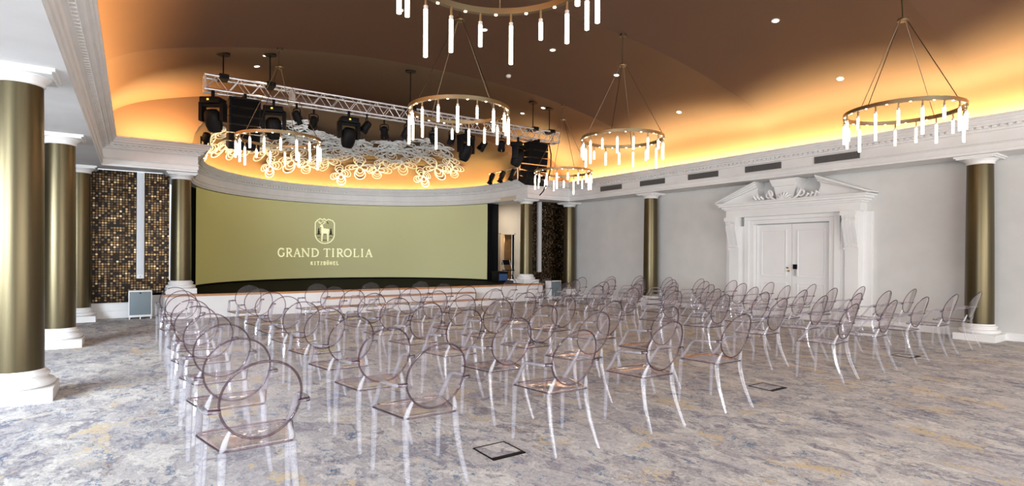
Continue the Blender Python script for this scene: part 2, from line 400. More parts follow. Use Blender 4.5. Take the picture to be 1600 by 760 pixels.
# ------------------------------------------------------------------ stage
sp_ = [(.62, 15.42), (2.5, 15.36), (4.5, 15.3), (8.0, 15.3), (10.0, 15.36), (11.9, 15.42)]
body = MB(); poly = sp_+[(11.9, 16.36), (12.4, 18.4), (12.4, 23.6), (.1, 23.6), (.1, 16.36+.0), (.62, 16.36)]
def lift(poly, z0, z1, inset=0): return MB().prism(poly, lambda u, v, d: (u, v, d), z0, z1)
stg = struct(lift(poly, 0, SZ-.05).build('stage', WHITE, smooth=None), 'white fronted stage platform with oak edge', 'stage')
stg['kind'] = 'structure'
edge = MB()
edge.sweep([(11.93, 15.40)]+[(x, y-.02) for x, y in reversed(sp_[1:-1])]+[(.60, 15.40)], [(0, SZ-.05), (-.0, SZ), (-.10, SZ), (-.10, SZ-.05)])
edge.build('stage_nosing', OAK, stg, smooth=None)
lift([(x, y+.08) for x, y in sp_]+poly[6:], SZ-.05, SZ-.002).build('stage_floor', BLKGL, stg, smooth=None)
# two broad steps
st = empty('stage_steps', (6.7, 15.28, 0)); tag(st, 'two long white steps with oak treads in front of the stage', 'steps')
for k, (x0, x1, h, d) in enumerate(((-2.45, 2.15, .40, .34), (-2.75, 2.55, .20, .68))):
    hh = h
    MB().box(x0, -d, 0, x1, -.0 if k == 0 else -.345, hh-.035).build('riser', WHITE, st, smooth=None)
    MB().box(x0-.02, -d-.02, hh-.035, x1+.02, -.0 if k == 0 else -.345, hh).build('tread', OAK, st, smooth=None)

# curved projection screen with the projected logo
def cylp(th, z, R=5.02): a = math.radians(th); return (6.25+R*math.cos(a), 17+R*math.sin(a), z)
scr = empty('projection_screen', (6.25, 17, SZ)); tag(scr, 'huge curved olive-gold projection screen wrapping the back of the stage', 'screen')
SCR = mat('projected_olive', (.50, .49, .26), .8, 0, (.50, .47, .20), .17, .2)
t = NT(SCR); g = t.n('ShaderNodeNewGeometry'); sx = t.n('ShaderNodeSeparateXYZ', {0: g.outputs['Position']})
mr = t.n('ShaderNodeMapRange', {'Value': sx.outputs[0], 'From Min': 1.5, 'From Max': 6.5})
cc = t.mix(mr.outputs[0], (.47, .42, .15), (.50, .49, .27)); t.link(cc, t.b.inputs['Emission Color']); t.link(cc, t.b.inputs['Base Color'])
SCRL = mat('projected_cream', (.9, .88, .6), .8, 0, (.95, .92, .55), .42, .2)
SCRB = mat('projected_black', (.02, .03, .02), .8, spec=.2)
def rel(p): return (p[0]-6.25, p[1]-17, p[2]-SZ)
def curved(th0, th1, z0, z1, R0, R1, n=72):
    mb = MB(); vs = []
    for k in range(n+1):
        th = th0+(th1-th0)*k/n
        vs += [rel(cylp(th, z0, R0)), rel(cylp(th, z1, R0)), rel(cylp(th, z1, R1)), rel(cylp(th, z0, R1))]
    fs = [(0, 1, 2, 3), (4*n+3, 4*n+2, 4*n+1, 4*n)]
    for k in range(n):
        for j in range(4): fs.append((4*k+j, 4*k+4+j, 4*k+4+(j+1) % 4, 4*k+(j+1) % 4))
    return mb.add(vs, fs)
curved(11.6, 160, .635, 3.53, 5.02, 5.04).build('screen_surface', SCR, scr, smooth=30)
curved(11.6, 172, SZ+.0, .628, 5.03, 5.07).build('lower_masking', BLACK, scr, smooth=30)
# lettering: strokes laid on the screen surface
lt = MB(); lb = MB()
def on(u, z, th_c, R=5.012): return rel(cylp(th_c-math.degrees(u/5.02), z, R))
def stroke(mb, pts, wd, th_c, closed=False):
    P = [Vector(p) for p in pts]; k = len(P); wds = wd if isinstance(wd, list) else [wd]*k; vs = []
    for i in range(k):
        a = P[i-1] if (i or closed) else P[i]; b = P[(i+1) % k] if (i < k-1 or closed) else P[i]; d = (b-a).normalized(); n = Vector((-d.y, d.x))
        q1 = P[i]+n*wds[i]/2; q2 = P[i]-n*wds[i]/2
        for q in (q1, q2): vs.append(on(q.x, q.y, th_c)); vs.append(on(q.x, q.y, th_c, 5.0185))
    fs = []
    for i in range(k if closed else k-1):
        a = 4*i; b = 4*((i+1) % k); fs += [(a, b, b+2, a+2), (a+1, a+3, b+3, b+1), (a, a+1, b+1, b), (a+2, b+2, b+3, a+3)]
    mb.add(vs, fs)
def poly_on(mb, pts, th_c):
    k = len(pts); vs = [on(x, z, th_c, 5.010) for x, z in pts]+[on(x, z, th_c, 5.0185) for x, z in pts]
    mb.add(vs, [tuple(range(k)), tuple(reversed(range(k, 2*k)))]+[(i, (i+1) % k, (i+1) % k+k, i+k) for i in range(k)])
def arc(cx, cz, rx, rz, a0, a1, n=14): return [(cx+rx*math.cos(math.radians(a0+(a1-a0)*i/n)), cz+rz*math.sin(math.radians(a0+(a1-a0)*i/n))) for i in range(n+1)]
GLY = {   # (stroke points, heavy?) in a unit-high cell
 'G': (.78, [(arc(.42, .5, .38, .48, 48, 318, 20), 1), ([(.74, .12), (.74, .42)], 1), ([(.6, .42), (.84, .42)], 0), ([(.70, .82), (.72, .98)], 0)]),
 'R': (.74, [([(.16, 0), (.16, 1)], 1), ([(.05, 0), (.27, 0)], 0), ([(.05, 1), (.36, 1)], 0), ([(.34, .99)]+arc(.36, .74, .26, .25, 90, -90, 10)+[(.18, .49)], 1), ([(.36, .49), (.68, .0)], 1), ([(.62, 0), (.8, 0)], 0)]),
 'A': (.80, [([(.10, 0), (.40, 1)], 0), ([(.40, 1), (.72, 0)], 1), ([(.2, .36), (.62, .36)], 0), ([(0, 0), (.2, 0)], 0), ([(.6, 0), (.84, 0)], 0)]),
 'N': (.86, [([(.14, 0), (.14, 1)], 0), ([(.14, 1), (.74, 0)], 1), ([(.74, 0), (.74, 1)], 0), ([(.02, 0), (.26, 0)], 0), ([(0, 1), (.18, 1)], 0), ([(.62, 1), (.86, 1)], 0)]),
 'D': (.82, [([(.16, 0), (.16, 1)], 1), ([(.04, 0), (.34, 0)], 0), ([(.04, 1), (.34, 1)], 0), ([(.32, .98)]+arc(.34, .5, .42, .48, 90, -90, 14), 1)]),
 'T': (.74, [([(.37, 0), (.37, 1)], 1), ([(.24, 0), (.5, 0)], 0), ([(.02, .84), (.03, .99), (.71, .99), (.72, .84)], 0)]),
 'I': (.34, [([(.17, 0), (.17, 1)], 1), ([(.04, 0), (.3, 0)], 0), ([(.04, 1), (.3, 1)], 0)]),
 'O': (.90, [(arc(.44, .5, .39, .48, 0, 360, 26), 1)]),
 'L': (.66, [([(.16, 0), (.16, 1)], 1), ([(.04, 1), (.3, 1)], 0), ([(.04, 0), (.6, 0), (.62, .2)], 0)]),
 'K': (.72, [([(.12, 0), (.12, 1)], 1), ([(.62, 1), (.14, .48)], 1), ([(.28, .6), (.66, 0)], 1)]),
 'Z': (.66, [([(.08, .96), (.58, .96), (.08, .04), (.6, .04)], 1)]),
 'B': (.68, [([(.12, 0), (.12, 1)], 1), ([(.12, .97), (.32, .97)]+arc(.34, .74, .22, .22, 90, -90, 8)+[(.12, .52)], 1), ([(.34, .52)]+arc(.36, .27, .25, .25, 90, -90, 8)+[(.12, .03)], 1)]),
 'U': (.78, [([(.12, 1), (.12, .35)]+arc(.38, .32, .26, .28, 180, 360, 10)+[(.64, 1)], 1)]),
 'H': (.78, [([(.12, 0), (.12, 1)], 1), ([(.66, 0), (.66, 1)], 1), ([(.12, .5), (.66, .5)], 1)]),
 'E': (.60, [([(.55, .97), (.12, .97), (.12, .03), (.57, .03)], 1), ([(.12, .52), (.5, .52)], 1)]),
}
TH = 90.8
def put(ch, x0, x1, z0, h, wh, wt):
    wdt, S = GLY[ch]; sc_ = (x1-x0)/wdt
    for pts, hv in S:
        stroke(lt, [(x0+px*sc_, z0+pz*h) for px, pz in pts], wh if hv else wt, TH, closed=(ch == 'O'))
W_ = 3.68; X0 = -1.84
fr_ = [('G', 217, 280), ('R', 298, 360), ('A', 374, 444), ('N', 452, 535), ('D', 548, 624), ('T', 670, 736), ('I', 750, 776), ('R', 796, 860), ('O', 870, 945), ('L', 958, 1018), ('I', 1034, 1060), ('A', 1080, 1147)]
for ch, a, b in fr_: put(ch, X0+(a-217)/928*W_, X0+(b-217)/928*W_, 1.46, .31, .045, .026)
kx = -.56; cw = 1.12/9
for i, ch in enumerate('KITZBUHEL'):
    w0 = cw*.66 if ch != 'I' else cw*.34
    c0 = kx+cw*(i+.5); put(ch, c0-w0/2, c0+w0/2, 1.14, .13, .026, .02)
    if ch == 'U':
        for s in (-1, 1): poly_on(lt, [(c0+s*.022-.011, 1.29), (c0+s*.022+.011, 1.29), (c0+s*.022+.011, 1.315), (c0+s*.022-.011, 1.315)], TH)
# emblem: capsule outline, mountain peaks, standing stag between two firs
pts = [(-.37, 2.78), (-.37, 2.35)]+arc(0, 2.34, .37, .36, 180, 360, 18)[1:]+[(.37, 2.78), (.30, 2.88), (.14, 2.93), (.05, 2.88), (-.02, 2.95), (-.10, 2.90), (-.18, 2.95), (-.30, 2.87)]
stroke(lt, pts, .032, TH, True)
stroke(lt, [(-.28, 2.84), (-.16, 2.78), (-.05, 2.86), (.04, 2.80)], .016, TH)
stag = [(-.13, 2.06), (-.10, 2.06), (-.07, 2.36), (.02, 2.38), (.09, 2.36), (.10, 2.06), (.14, 2.06), (.15, 2.40), (.17, 2.50), (.15, 2.55), (.02, 2.56), (-.05, 2.57), (-.08, 2.68), (-.12, 2.71), (-.19, 2.66), (-.19, 2.63), (-.13, 2.62), (-.14, 2.48), (-.13, 2.38)]
poly_on(lt, stag, TH)
for s in (-1, 1):
    stroke(lt, [(-.11, 2.70), (-.11+s*.05, 2.74), (-.11+s*.10, 2.82), (-.11+s*.10, 2.86)], .014, TH)
    stroke(lt, [(-.11+s*.06, 2.75), (-.11+s*.13, 2.78)], .012, TH)
    c = s*.235
    poly_on(lb, [(c-.055, 2.34), (c-.02, 2.42), (c-.045, 2.42), (c-.012, 2.50), (c-.03, 2.50), (c, 2.60), (c+.03, 2.50), (c+.012, 2.50), (c+.045, 2.42), (c+.02, 2.42), (c+.055, 2.34)], TH)
    stroke(lb, [(c-.11, 2.33), (c+.11, 2.325)], .018, TH); stroke(lb, [(c-.04, 2.21), (c+.05, 2.215)], .022, TH)
stroke(lb, [(-.05, 2.33), (.05, 2.33)], .016, TH); stroke(lb, [(-.09, 2.11), (.09, 2.105)], .022, TH)
poly_on(lb, [(.08, 2.86), (.12, 2.80), (.15, 2.74), (.10, 2.77), (.07, 2.84)], TH)
tag(lt.build('projected_lettering', SCRL, scr, smooth=None), 'cream lettering GRAND TIROLIA KITZBÜHEL with stag emblem')
tag(lb.build('projected_emblem_detail', SCRB, scr, smooth=None), 'black firs and ground of the stag emblem')

# black masking drapes and side stage wall with doorway
dr = MB(); n = 120; vs = []
for k in range(n+1):
    th = 10.5+(184-10.5)*k/n; R = 5.22+.025*math.sin(k*1.9)
    x, y, _ = cylp(th, 0, R); vs += [(x, y, SZ), (x, y, 3.545)]
dr.add(vs, [(2*k, 2*k+2, 2*k+3, 2*k+1) for k in range(n)])
o = dr.build('stage_drape', BLACK, smooth=60); tag(o, 'black drape hanging behind the curved screen', 'drape'); sm = o.modifiers.new('s', 'SOLIDIFY'); sm.thickness = .012
o = MB().box(11.20, 18.02, SZ, 11.70, 18.06, 3.545).build('masking_flat', BLACK, smooth=None); tag(o, 'narrow black masking panel at the right edge of the screen', 'masking panel')
sw = MB(); Y0 = 18.55
sw.box(11.66, Y0, SZ, 12.14, Y0+.12, 3.9); sw.box(12.80, Y0, SZ, 14.6, Y0+.12, 3.9); sw.box(12.14, Y0, 2.40, 12.80, Y0+.12, 3.9)
struct(sw.build('wall_side_stage', BEIGE, smooth=None), 'beige wall beside the screen with a doorway', 'wall')
struct(MB().box(11.2, 16.12, 3.56, 14.6, 21.5, 3.70).build('ceiling_side_stage', BEIGE, smooth=None), 'low ceiling over the side stage', 'ceiling')
dd_ = empty('door_2', (12.47, Y0, SZ)); struct(dd_, 'dark wooden doorway with lit passage beside the screen', 'door')
fr = MB(); XZ = lambda u, v, d: (u, d, v)
for a in ((-.37, -.33), (.33, .37)): fr.box(a[0], -.03, 0, a[1], .14, 1.86)
fr.box(-.37, -.03, 1.82, .37, .14, 1.86); fr.build('door_frame', BEIGE, dd_, smooth=None)
dl = MB().box(-.02, .16, 0, .33, .20, 1.82); dl.build('door_leaf', WOODD, dd_, smooth=None)
MB().box(-.33, .9, 0, .5, .95, 2.2).build('passage_wall', BEIGE, dd_, smooth=None)
pl = bpy.data.lights.new('passage_lamp', 'POINT'); pl.energy = 14; pl.color = (1, .7, .35); pl.shadow_soft_size = .1
po = bpy.data.objects.new('passage_lamp', pl); C.objects.link(po); po.location = (12.3, Y0+.5, 2.2)
area('side_stage_lamp', (12.4, 17.4, 3.5), (12.4, 17.6, 0), .3, .3, 22, (1, .93, .82))

# ------------------------------------------------------------------ columns
def column(x, y, zb, lab, name='column'):
    e = empty(name, (x, y, zb)); tag(e, lab, 'column', 'gold columns with white bases', 'thing'); h = 3.40-zb
    b = MB(); b.box(-.325, -.325, 0, .325, .325, .13)
    q = [(.325, .13), (.325, .135)]
    for i in range(9): a = -PI/2+PI*i/8; q.append((.285+.04*math.cos(a), .175+.04*math.sin(a)))
    q += [(.275, .22), (.262, .225), (.262, .245)]
    for i in range(7): a = -PI/2+PI*i/6; q.append((.255+.022*math.cos(a), .267+.022*math.sin(a)))
    q += [(.245, .295), (.235, .32)]
    b.lathe(q, n=48); b.build('base', WHITE, e, smooth=30)
    sh = [(.226, .315)]+[(.226-.020*(i/12)**1.6, .32+(h-.32)*i/12) for i in range(13)]
    MB().lathe(sh, n=64).build('shaft', GOLD, e, smooth=50)
    c = MB(); c.lathe([(.212, h-.01), (.225, h), (.225, h+.015), (.215, h+.02), (.222, h+.04), (.262, h+.075), (.275, h+.085), (.275, h+.095)], n=48)
    c.box(-.30, -.30, h+.092, .30, .30, h+.125); c.box(-.33, -.33, h+.118, .33, .33, 3.552-zb)
    c.build('capital', WHITE, e, smooth=30)
    return e
LC = [(-1.03, 3.84, 'behind the camera'), (-1.03, 7.95, 'gold column nearest the camera in the aisle colonnade, cut by the picture edge'), (-1.03, 11.99, 'middle gold column of the aisle colonnade, between the nearest one and the mosaic'), (-1.03, 16.03, 'gold column at the far end of the aisle colonnade against the disc mosaic')]
for x, y, l in LC[1:]: column(x, y, 0, l)
RC = [(13.56, 3.72, 'gold column against the grey wall right of the white double door'), (13.56, 12.0, 'gold column against the grey wall between double door and stage'), (13.56, 15.98, 'gold column in the corner where grey wall meets the right disc mosaic')]
for x, y, l in RC: column(x, y, 0, l)
column(.97, 15.95, SZ, 'gold column standing on the stage, left of the screen'); column(11.54, 15.95, SZ, 'gold column standing on the stage, right of the screen')

# ------------------------------------------------------------------ vents in the frieze
for i, (a, b, l) in enumerate(((12.83, 13.82, 'dark louvred air vent in the frieze nearest the stage'), (11.06, 12.04, 'dark air vent above the wall column between stage and door'), (9.23, 10.22, 'dark air vent just stage-side of the white door pediment'), (7.46, 8.43, 'dark air vent directly above the white door pediment'), (5.68, 6.66, 'largest-looking dark air vent, next to the hanging ring lamp over the door'))):
    X = LX1+.265-.01; e = empty('air_vent', (X, (a+b)/2, 3.765)); tag(e, l, 'air vent', 'dark air vents in the white frieze'); w2 = (b-a)/2
    e.location.z = 3.755
    MB().frame(-w2, 0, w2, .16, .012, lambda u, v, d: (-d, u, v), -.02, .008).build('vent_frame', GREY, e, smooth=None)
    sl = MB()
    k = int(2*w2/.022)
    for j in range(k): y = -w2+.012+(2*w2-.024)*(j+.5)/k; sl.box(-.004, y-.004, .012, .012, y+.004, .148)
    sl.box(.008, -w2+.01, .01, .0095, w2-.01, .15); sl.build('louvre', GREY, e, smooth=None)

# ------------------------------------------------------------------ double door with broken pediment
D = empty('door_1', (XW, 7.78, 0)); struct(D, 'white panelled double door under a broken pediment with console brackets', 'door')
dz = lambda u, v, d: (-d, u, v)       # local: u along y, v up, depth into the hall
yc = 0
for s in (1, -1):
    lf = MB(); a, b = (0.004, .96) if s > 0 else (-.96, -.004)
    a -= .20; b -= .20
    lf.prism([(a, .01), (b, .01), (b, 2.42), (a, 2.42)], dz, .02, .07)
    for z0, z1 in ((.22, .92), (1.06, 2.28)):
        lf.frame(a+.13, z0, b-.13, z1, .035, dz, .07, .088); lf.prism([(a+.2, z0+.07), (b-.2, z0+.07), (b-.2, z1-.07), (a+.2, z1-.07)], dz, .07, .078)
    L = lf.build('door_leaf', DOORW, D, smooth=None, bevel=.004)
    if s > 0:
        MB().lathe([(.022, 0), (.024, .012), (.014, .03), (.02, .05)], n=20, mtx=Matrix.Translation((-.07, -.10, 1.30)) @ Matrix.Rotation(-PI/2, 4, 'Y')).build('lock', GOLDBR, L)
        MB().lathe([(.022, 0), (.024, .012), (.014, .03), (.02, .05)], n=20, mtx=Matrix.Translation((-.07, -.13, 1.22)) @ Matrix.Rotation(-PI/2, 4, 'Y')).build('door_knob', GOLDBR, L)
    else:
        MB().prism([(-.34, 1.10), (-.27, 1.10), (-.27, 1.27), (-.34, 1.27)], dz, .07, .10).build('lock_plate', ALU, L, smooth=None)
        MB().prism([(-.35, 1.27), (-.26, 1.27), (-.26, 1.39), (-.35, 1.39)], dz, .07, .13).build('card_reader', BLKPL, L, smooth=None)
o_ = -.20
sr = MB()
# jambs and stepped architrave around the leaves
for (wd, dep) in ((.0, .20), (.13, .24), (.26, .20)):
    a0 = .97+wd; 
    for s in (1, -1):
        u0, u1 = sorted((o_+s*a0, o_+s*(a0+.129))); sr.prism([(u0, 0), (u1, 0), (u1, 2.40 if wd > .2 else 2.44+wd*.8), (u0, 2.40 if wd > .2 else 2.44+wd*.8)], dz, 0, dep)
    if wd < .2: sr.prism([(o_-a0-.128, 2.44+wd*.8), (o_+a0+.128, 2.44+wd*.8), (o_+a0+.128, 2.44+wd*.8+(.103 if wd == 0 else .095)), (o_-a0-.128, 2.44+wd*.8+(.103 if wd == 0 else .095))], dz, 0, dep)
sr.build('architrave', DOORW, D, smooth=None, bevel=.006)
pil = MB()
for s in (1, -1):
    u0, u1 = sorted((o_+s*1.36, o_+s*1.66)); pil.prism([(u0, 0), (u1, 0), (u1, 2.64), (u0, 2.64)], dz, 0, .28)
    u0, u1 = sorted((o_+s*1.66, o_+s*1.86)); pil.prism([(u0, 0), (u1, 0), (u1, 2.64), (u0, 2.64)], dz, 0, .10)
    u0, u1 = sorted((o_+s*1.33, o_+s*1.69)); pil.prism([(u0, 0), (u1, 0), (u1, .2), (u0, .2)], dz, 0, .31)
pil.build('pilaster', DOORW, D, smooth=None, bevel=.006)
for s in (1, -1):
    c = MB(); u0, u1 = sorted((o_+s*1.36, o_+s*1.66))
    sidep = [(.28, 1.80), (.31, 1.80), (.33, 1.84), (.31, 1.88), (.33, 1.93), (.37, 2.05), (.41, 2.2), (.45, 2.3), (.46, 2.42), (.44, 2.46), (.47, 2.50), (.47, 2.54), (.28, 2.54)]
    nb = 4; wdt = (u1-u0)/nb
    for k in range(nb): c.prism(sidep, lambda u, v, d: (-u, d, v), u0+k*wdt+.008, u0+(k+1)*wdt-.008)
    c.prism([(x-.012 if x > .28 else x, z) for x, z in sidep], lambda u, v, d: (-u, d, v), u0+.004, u1-.004)
    c.prism([(u0-.02, 2.54), (u1+.02, 2.54), (u1+.02, 2.64), (u0-.02, 2.64)], dz, .2, .49)
    c.prism([(u0-.015, 1.76), (u1+.015, 1.76), (u1+.015, 1.80), (u0-.015, 1.80)], dz, .2, .32)
    c.build('console_bracket', DOORW, D, smooth=30)
eb = MB()
eb.prism([(o_-1.72, 2.64), (o_+1.72, 2.64), (o_+1.72, 2.84), (o_-1.72, 2.84)], dz, 0, .34)
for z0, z1, dp, ex in ((2.84, 2.88, .38, .04), (2.88, 2.93, .42, .09), (2.93, 2.99, .48, .15), (2.99, 3.03, .52, .19)):
    eb.prism([(o_-1.72-ex, z0), (o_+1.72+ex, z0), (o_+1.72+ex, z1), (o_-1.72-ex, z1)], dz, 0, dp)
for s in (1, -1):
    T = 1.93; t_in = .78; z0, zt = 3.03, 3.50
    f = lambda q: z0+(T-q)/(T-t_in)*(zt-z0)
    inner = [(o_+s*T, z0), (o_+s*.30, z0)]+[(o_+s*(.55+.26*math.cos(a)), 3.32+.25*math.sin(a)) for a in [math.radians(-130+130*i/8) for i in range(9)]]+[(o_+s*t_in, f(t_in)-.03)]
    eb.prism(inner, dz, 0, .30)
    for dlo, dhi, dp in ((-.10, -.05, .40), (-.05, .0, .46), (.0, .045, .52)):
        eb.prism([(o_+s*(T+.02), z0+max(0, dlo)*.5), (o_+s*t_in, f(t_in)+dlo), (o_+s*t_in, f(t_in)+dhi), (o_+s*(T+.02), z0+.02+max(0, dhi)*.6)], dz, 0, dp)
eb.build('pediment', DOORW, D, smooth=None, bevel=.005)
# carved cartouche in the gap: keystone block, shell and scrolls
kc = MB()
kc.prism([(o_-.20, 3.03), (o_+.20, 3.03), (o_+.34, 3.54), (o_-.34, 3.54)], dz, 0, .42)
kc.prism([(o_-.28, 3.36), (o_+.28, 3.36), (o_+.36, 3.54), (o_-.36, 3.54)], dz, 0, .50)
def spiral(cu, cv, r0, turns, sgn, dep): return [(-dep, cu+sgn*(r0*(1-.75*i/28))*math.cos(turns*2*PI*i/28+PI/2), cv+(r0*(1-.75*i/28))*math.sin(turns*2*PI*i/28+PI/2)) for i in range(29)]
for s in (1, -1):
    kc.tube(spiral(o_+s*.42, 3.17, .11, 1.4, s, .42), .028, 8)
    kc.tube([(-.42, o_+s*.05, 2.97), (-.46, o_+s*.2, 3.0), (-.46, o_+s*.33, 3.08), (-.44, o_+s*.42, 3.25), (-.42, o_+s*.50, 3.15)], [.02, .035, .03, .028, .015], 8)
    for k in range(3): kc.tube([(-.44, o_+s*(.55+.10*k), 3.06), (-.47, o_+s*(.60+.10*k), 3.12+.02*k), (-.42, o_+s*(.66+.10*k), 3.10)], [.03, .036, .012], 8)
for k in range(7):
    a = PI*(k+.5)/7; kc.tube([(-.44, o_, 3.02), (-.485, o_+.11*math.cos(a), 3.02+.10*math.sin(a)), (-.45, o_+.19*math.cos(a), 3.02+.18*math.sin(a))], [.016, .03, .026], 8)
kc.build('carved_cartouche', DOORW, D, smooth=50)

# ------------------------------------------------------------------ chandeliers
RT = .79
def chandelier_proto():
    e = empty('ring_chandelier', (0, 0, 0))
    r = MB(); n = 96; sec = [(-.022, -.028), (.022, -.028), (.022, .028), (-.022, .028)]
    vs = [((RT+a)*math.cos(2*PI*k/n), (RT+a)*math.sin(2*PI*k/n), b) for k in range(n) for a, b in sec]
    r.add(vs, [(4*k+j, 4*k+(j+1) % 4, 4*((k+1) % n)+(j+1) % 4, 4*((k+1) % n)+j) for k in range(n) for j in range(4)])
    r.build('ring', BRASS, e, smooth=30)
    lens = [.30, .20, .40, .24, .34, .46, .22, .32, .26, .42, .20, .36, .30, .44, .24, .34, .28]
    nt = len(lens)
    for k, L in enumerate(lens):
        a = 2*PI*(k+.3)/nt; x, y = RT*math.cos(a), RT*math.sin(a)
        tb = MB().lathe([(.012, -.10-L), (.019, -.10-L+.004), (.019, -.115)], (x, y, 0), 14).build('glass_tube', TUBE, e, smooth=40)
        MB().lathe([(.011, -.12), (.011, -.02)], (x, y, 0), 12).build('tube_stem', BRASS, tb, smooth=40)
        MB().lathe([(.020, -.14), (.020, -.105), (.012, -.10)], (x, y, 0), 14).build('tube_collar', ALU, tb, smooth=40)
    sp = MB()
    for k in range(nt):
        a = 2*PI*(k+.8)/nt; sp.lathe([(.014, -.033), (.014, -.026)], (RT*math.cos(a), RT*math.sin(a), 0), 12)
    sp.build('underside_led', LAMP, e)
    h = 1.46
    for k in range(4):
        a = PI/4+k*PI/2+.2; MB().tube([(RT*math.cos(a), RT*math.sin(a), .02), (.05*math.cos(a), .05*math.sin(a), h)], .006, 6).build('suspension_rod', BRASSD, e, smooth=60)
    hb = MB().lathe([(.03, h-.03), (.075, h-.02), (.08, h), (.075, h+.015), (.02, h+.03)], n=24).build('hub', BRASS, e, smooth=40)
    return e
CH0 = None
CHP = [(2.42, 3.74, 'ring chandelier nearest the camera, cut by the top of the picture'), (10.05, 3.74, 'ring chandelier nearest the grey wall, hanging before the wall column'), (4.3, 7.8, 'large ring chandelier hanging in front of the lighting truss'), (7.97, 7.8, 'ring chandelier hanging between the truss end and the double door'), (2.42, 11.9, 'ring chandelier hanging before the hung speaker array at the left of the stage'), (9.86, 11.9, 'smallest-looking ring chandelier, before the right stage column')]
chz = []
for i, (x, y, l) in enumerate(CHP):
    if CH0 is None: CH0 = chandelier_proto(); e = CH0
    else: e = dup(CH0)
    e.location = (x, y, 3.90); e.rotation_euler = (0, 0, .37*i); chz.append(e)
    tag(e, l, 'chandelier', 'brass ring chandeliers with glass tubes')
for e in chz:
    top = ceil_z(e.location.x, e.location.y)-3.90
    MB().tube([(0, 0, 1.48), (.012, .004, 1.6), (-.006, .01, 1.75), (0, 0, top)], .012, 8).build('cord', BRASSD, e, smooth=60)
    MB().lathe([(.06, top-.035), (.065, top-.03), (.065, top+.02)], n=24).build('canopy', BRASSD, e, smooth=40)

# ------------------------------------------------------------------ recessed downlights and detector
DL = [(.6, 9.75), (2.35, 9.75), (4.1, 9.75), (5.95, 9.75), (7.75, 9.75), (9.75, 9.75), (12.1, 9.75), (9.87, 5.75), (12.35, 5.75), (2.35, 12.95), (2.35, 14.0), (9.95, 12.95), (9.95, 14.0)]
words = ['leftmost of the row across the middle ceiling bay', 'second from left across the middle ceiling bay', 'third from left across the middle ceiling bay', 'fourth from left across the middle ceiling bay', 'fifth from left across the middle ceiling bay', 'sixth from left across the middle ceiling bay', 'last before the grey wall in the middle ceiling bay',
         'in the bay before the right ring chandelier, further from the wall', 'in the bay before the right ring chandelier, nearer the wall', 'left of the truss, upper of a pair', 'left of the truss, lower of a pair beside the speaker array', 'above the truss right end, right of a pair', 'above the truss right end, left of a pair']
d0 = None
for (x, y), wd in zip(DL, words):
    z = ceil_z(x, y)-.004; sl = (ceil_z(x+.05, y)-ceil_z(x-.05, y))/.1
    if d0 is None:
        d0 = empty('downlight'); 
        tr_ = MB(); tr_.lathe([(.052, .012), (.052, -.004), (.070, -.006), (.075, .004), (.075, .012)], n=28, caps=False); tr_.build('trim_ring', WHITE, d0, smooth=40)
        MB().lathe([(.053, .008), (.053, -.001)], n=24).build('lamp', LAMP, d0)
        e = d0
    else: e = dup(d0)
    e.location = (x, y, z); e.rotation_euler = (0, -math.atan(sl), 0)
    tag(e, 'small lit ceiling downlight, '+wd, 'downlight', 'recessed ceiling downlights')
    l = bpy.data.lights.new('downlight_beam', 'SPOT'); l.energy = 34; l.color = (1, .86, .66); l.spot_size = 1.5; l.spot_blend = .6; l.shadow_soft_size = .05
    lo = bpy.data.objects.new('downlight_beam', l); C.objects.link(lo); lo.location = (x, y, z-.03)
e = empty('smoke_detector', (7.7, 11.45, ceil_z(7.7, 11.45)-.0)); tag(e, 'round white smoke detector on the brown ceiling right of the large ring chandelier', 'smoke detector')
MB().lathe([(.065, .02), (.065, -.015), (.05, -.04), (.02, -.055)], n=28).build('housing', WHITE, e); MB().lathe([(.022, -.05), (.022, -.062), (.012, -.07)], n=16).build('sensor', GREY, e)

# ------------------------------------------------------------------ lighting truss
TY, TB, TT = 12.8, 4.90, 5.19
def truss(x0, x1, lab, rig):
    e = empty('lighting_truss', (x0, TY, TB)); tag(e, lab, 'truss', 'aluminium truss spans over the stage front'); L = x1-x0; hw = .145
    ch = MB()
    for dy in (-hw, hw):
        for z in (0, TT-TB): ch.tube([(0, dy, z), (L, dy, z)], .025, 10)
    ch.build('chord', ALU, e, smooth=60)
    w_ = MB(); n = max(2, round(L/.42)); H_ = TT-TB
    for i in range(n):
        a, m, b = L*i/n, L*(i+.5)/n, L*(i+1)/n
        for dy in (-hw, hw): w_.tube([(a, dy, 0), (m, dy, H_)], .010, 6); w_.tube([(m, dy, H_), (b, dy, 0)], .010, 6)
        w_.tube([(a, -hw, 0), (m, hw, 0)], .009, 6); w_.tube([(m, hw, 0), (b, -hw, 0)], .009, 6)
        w_.tube([(a, -hw, H_), (m, hw, H_)], .009, 6); w_.tube([(m, hw, H_), (b, -hw, H_)], .009, 6)
    w_.build('lattice', ALU, e, smooth=60)
    ef = MB()
    for x in (.012, L-.012):
        for dy in (-hw, hw): ef.tube([(x, dy, -.02), (x, dy, H_+.02)], .022, 8)
        for z in (0, H_): ef.tube([(x, -hw, z), (x, hw, z)], .022, 8)
    ef.build('end_frame', ALU, e, smooth=60)
    for xr in rig:
        r = MB(); zt = ceil_z(x0+xr, TY)-TB
        r.tube([(xr, 0, H_), (xr, 0, zt)], .014, 8); r.lathe([(.13, zt-.03), (.13, zt+.01)], (xr, 0, 0), 20)
        r.box(xr-.09, -.17, H_-.03, xr+.09, .17, H_+.06); r.build('rigging_drop', BLKPL, e, smooth=40)
    return e
truss(1.16, 2.86, 'short aluminium truss section at the left end above the hung speaker array', [.35, 1.25])
truss(2.87, 10.34, 'long aluminium lighting truss spanning in front of the stage dome', [2.8, 6.6, 7.2])

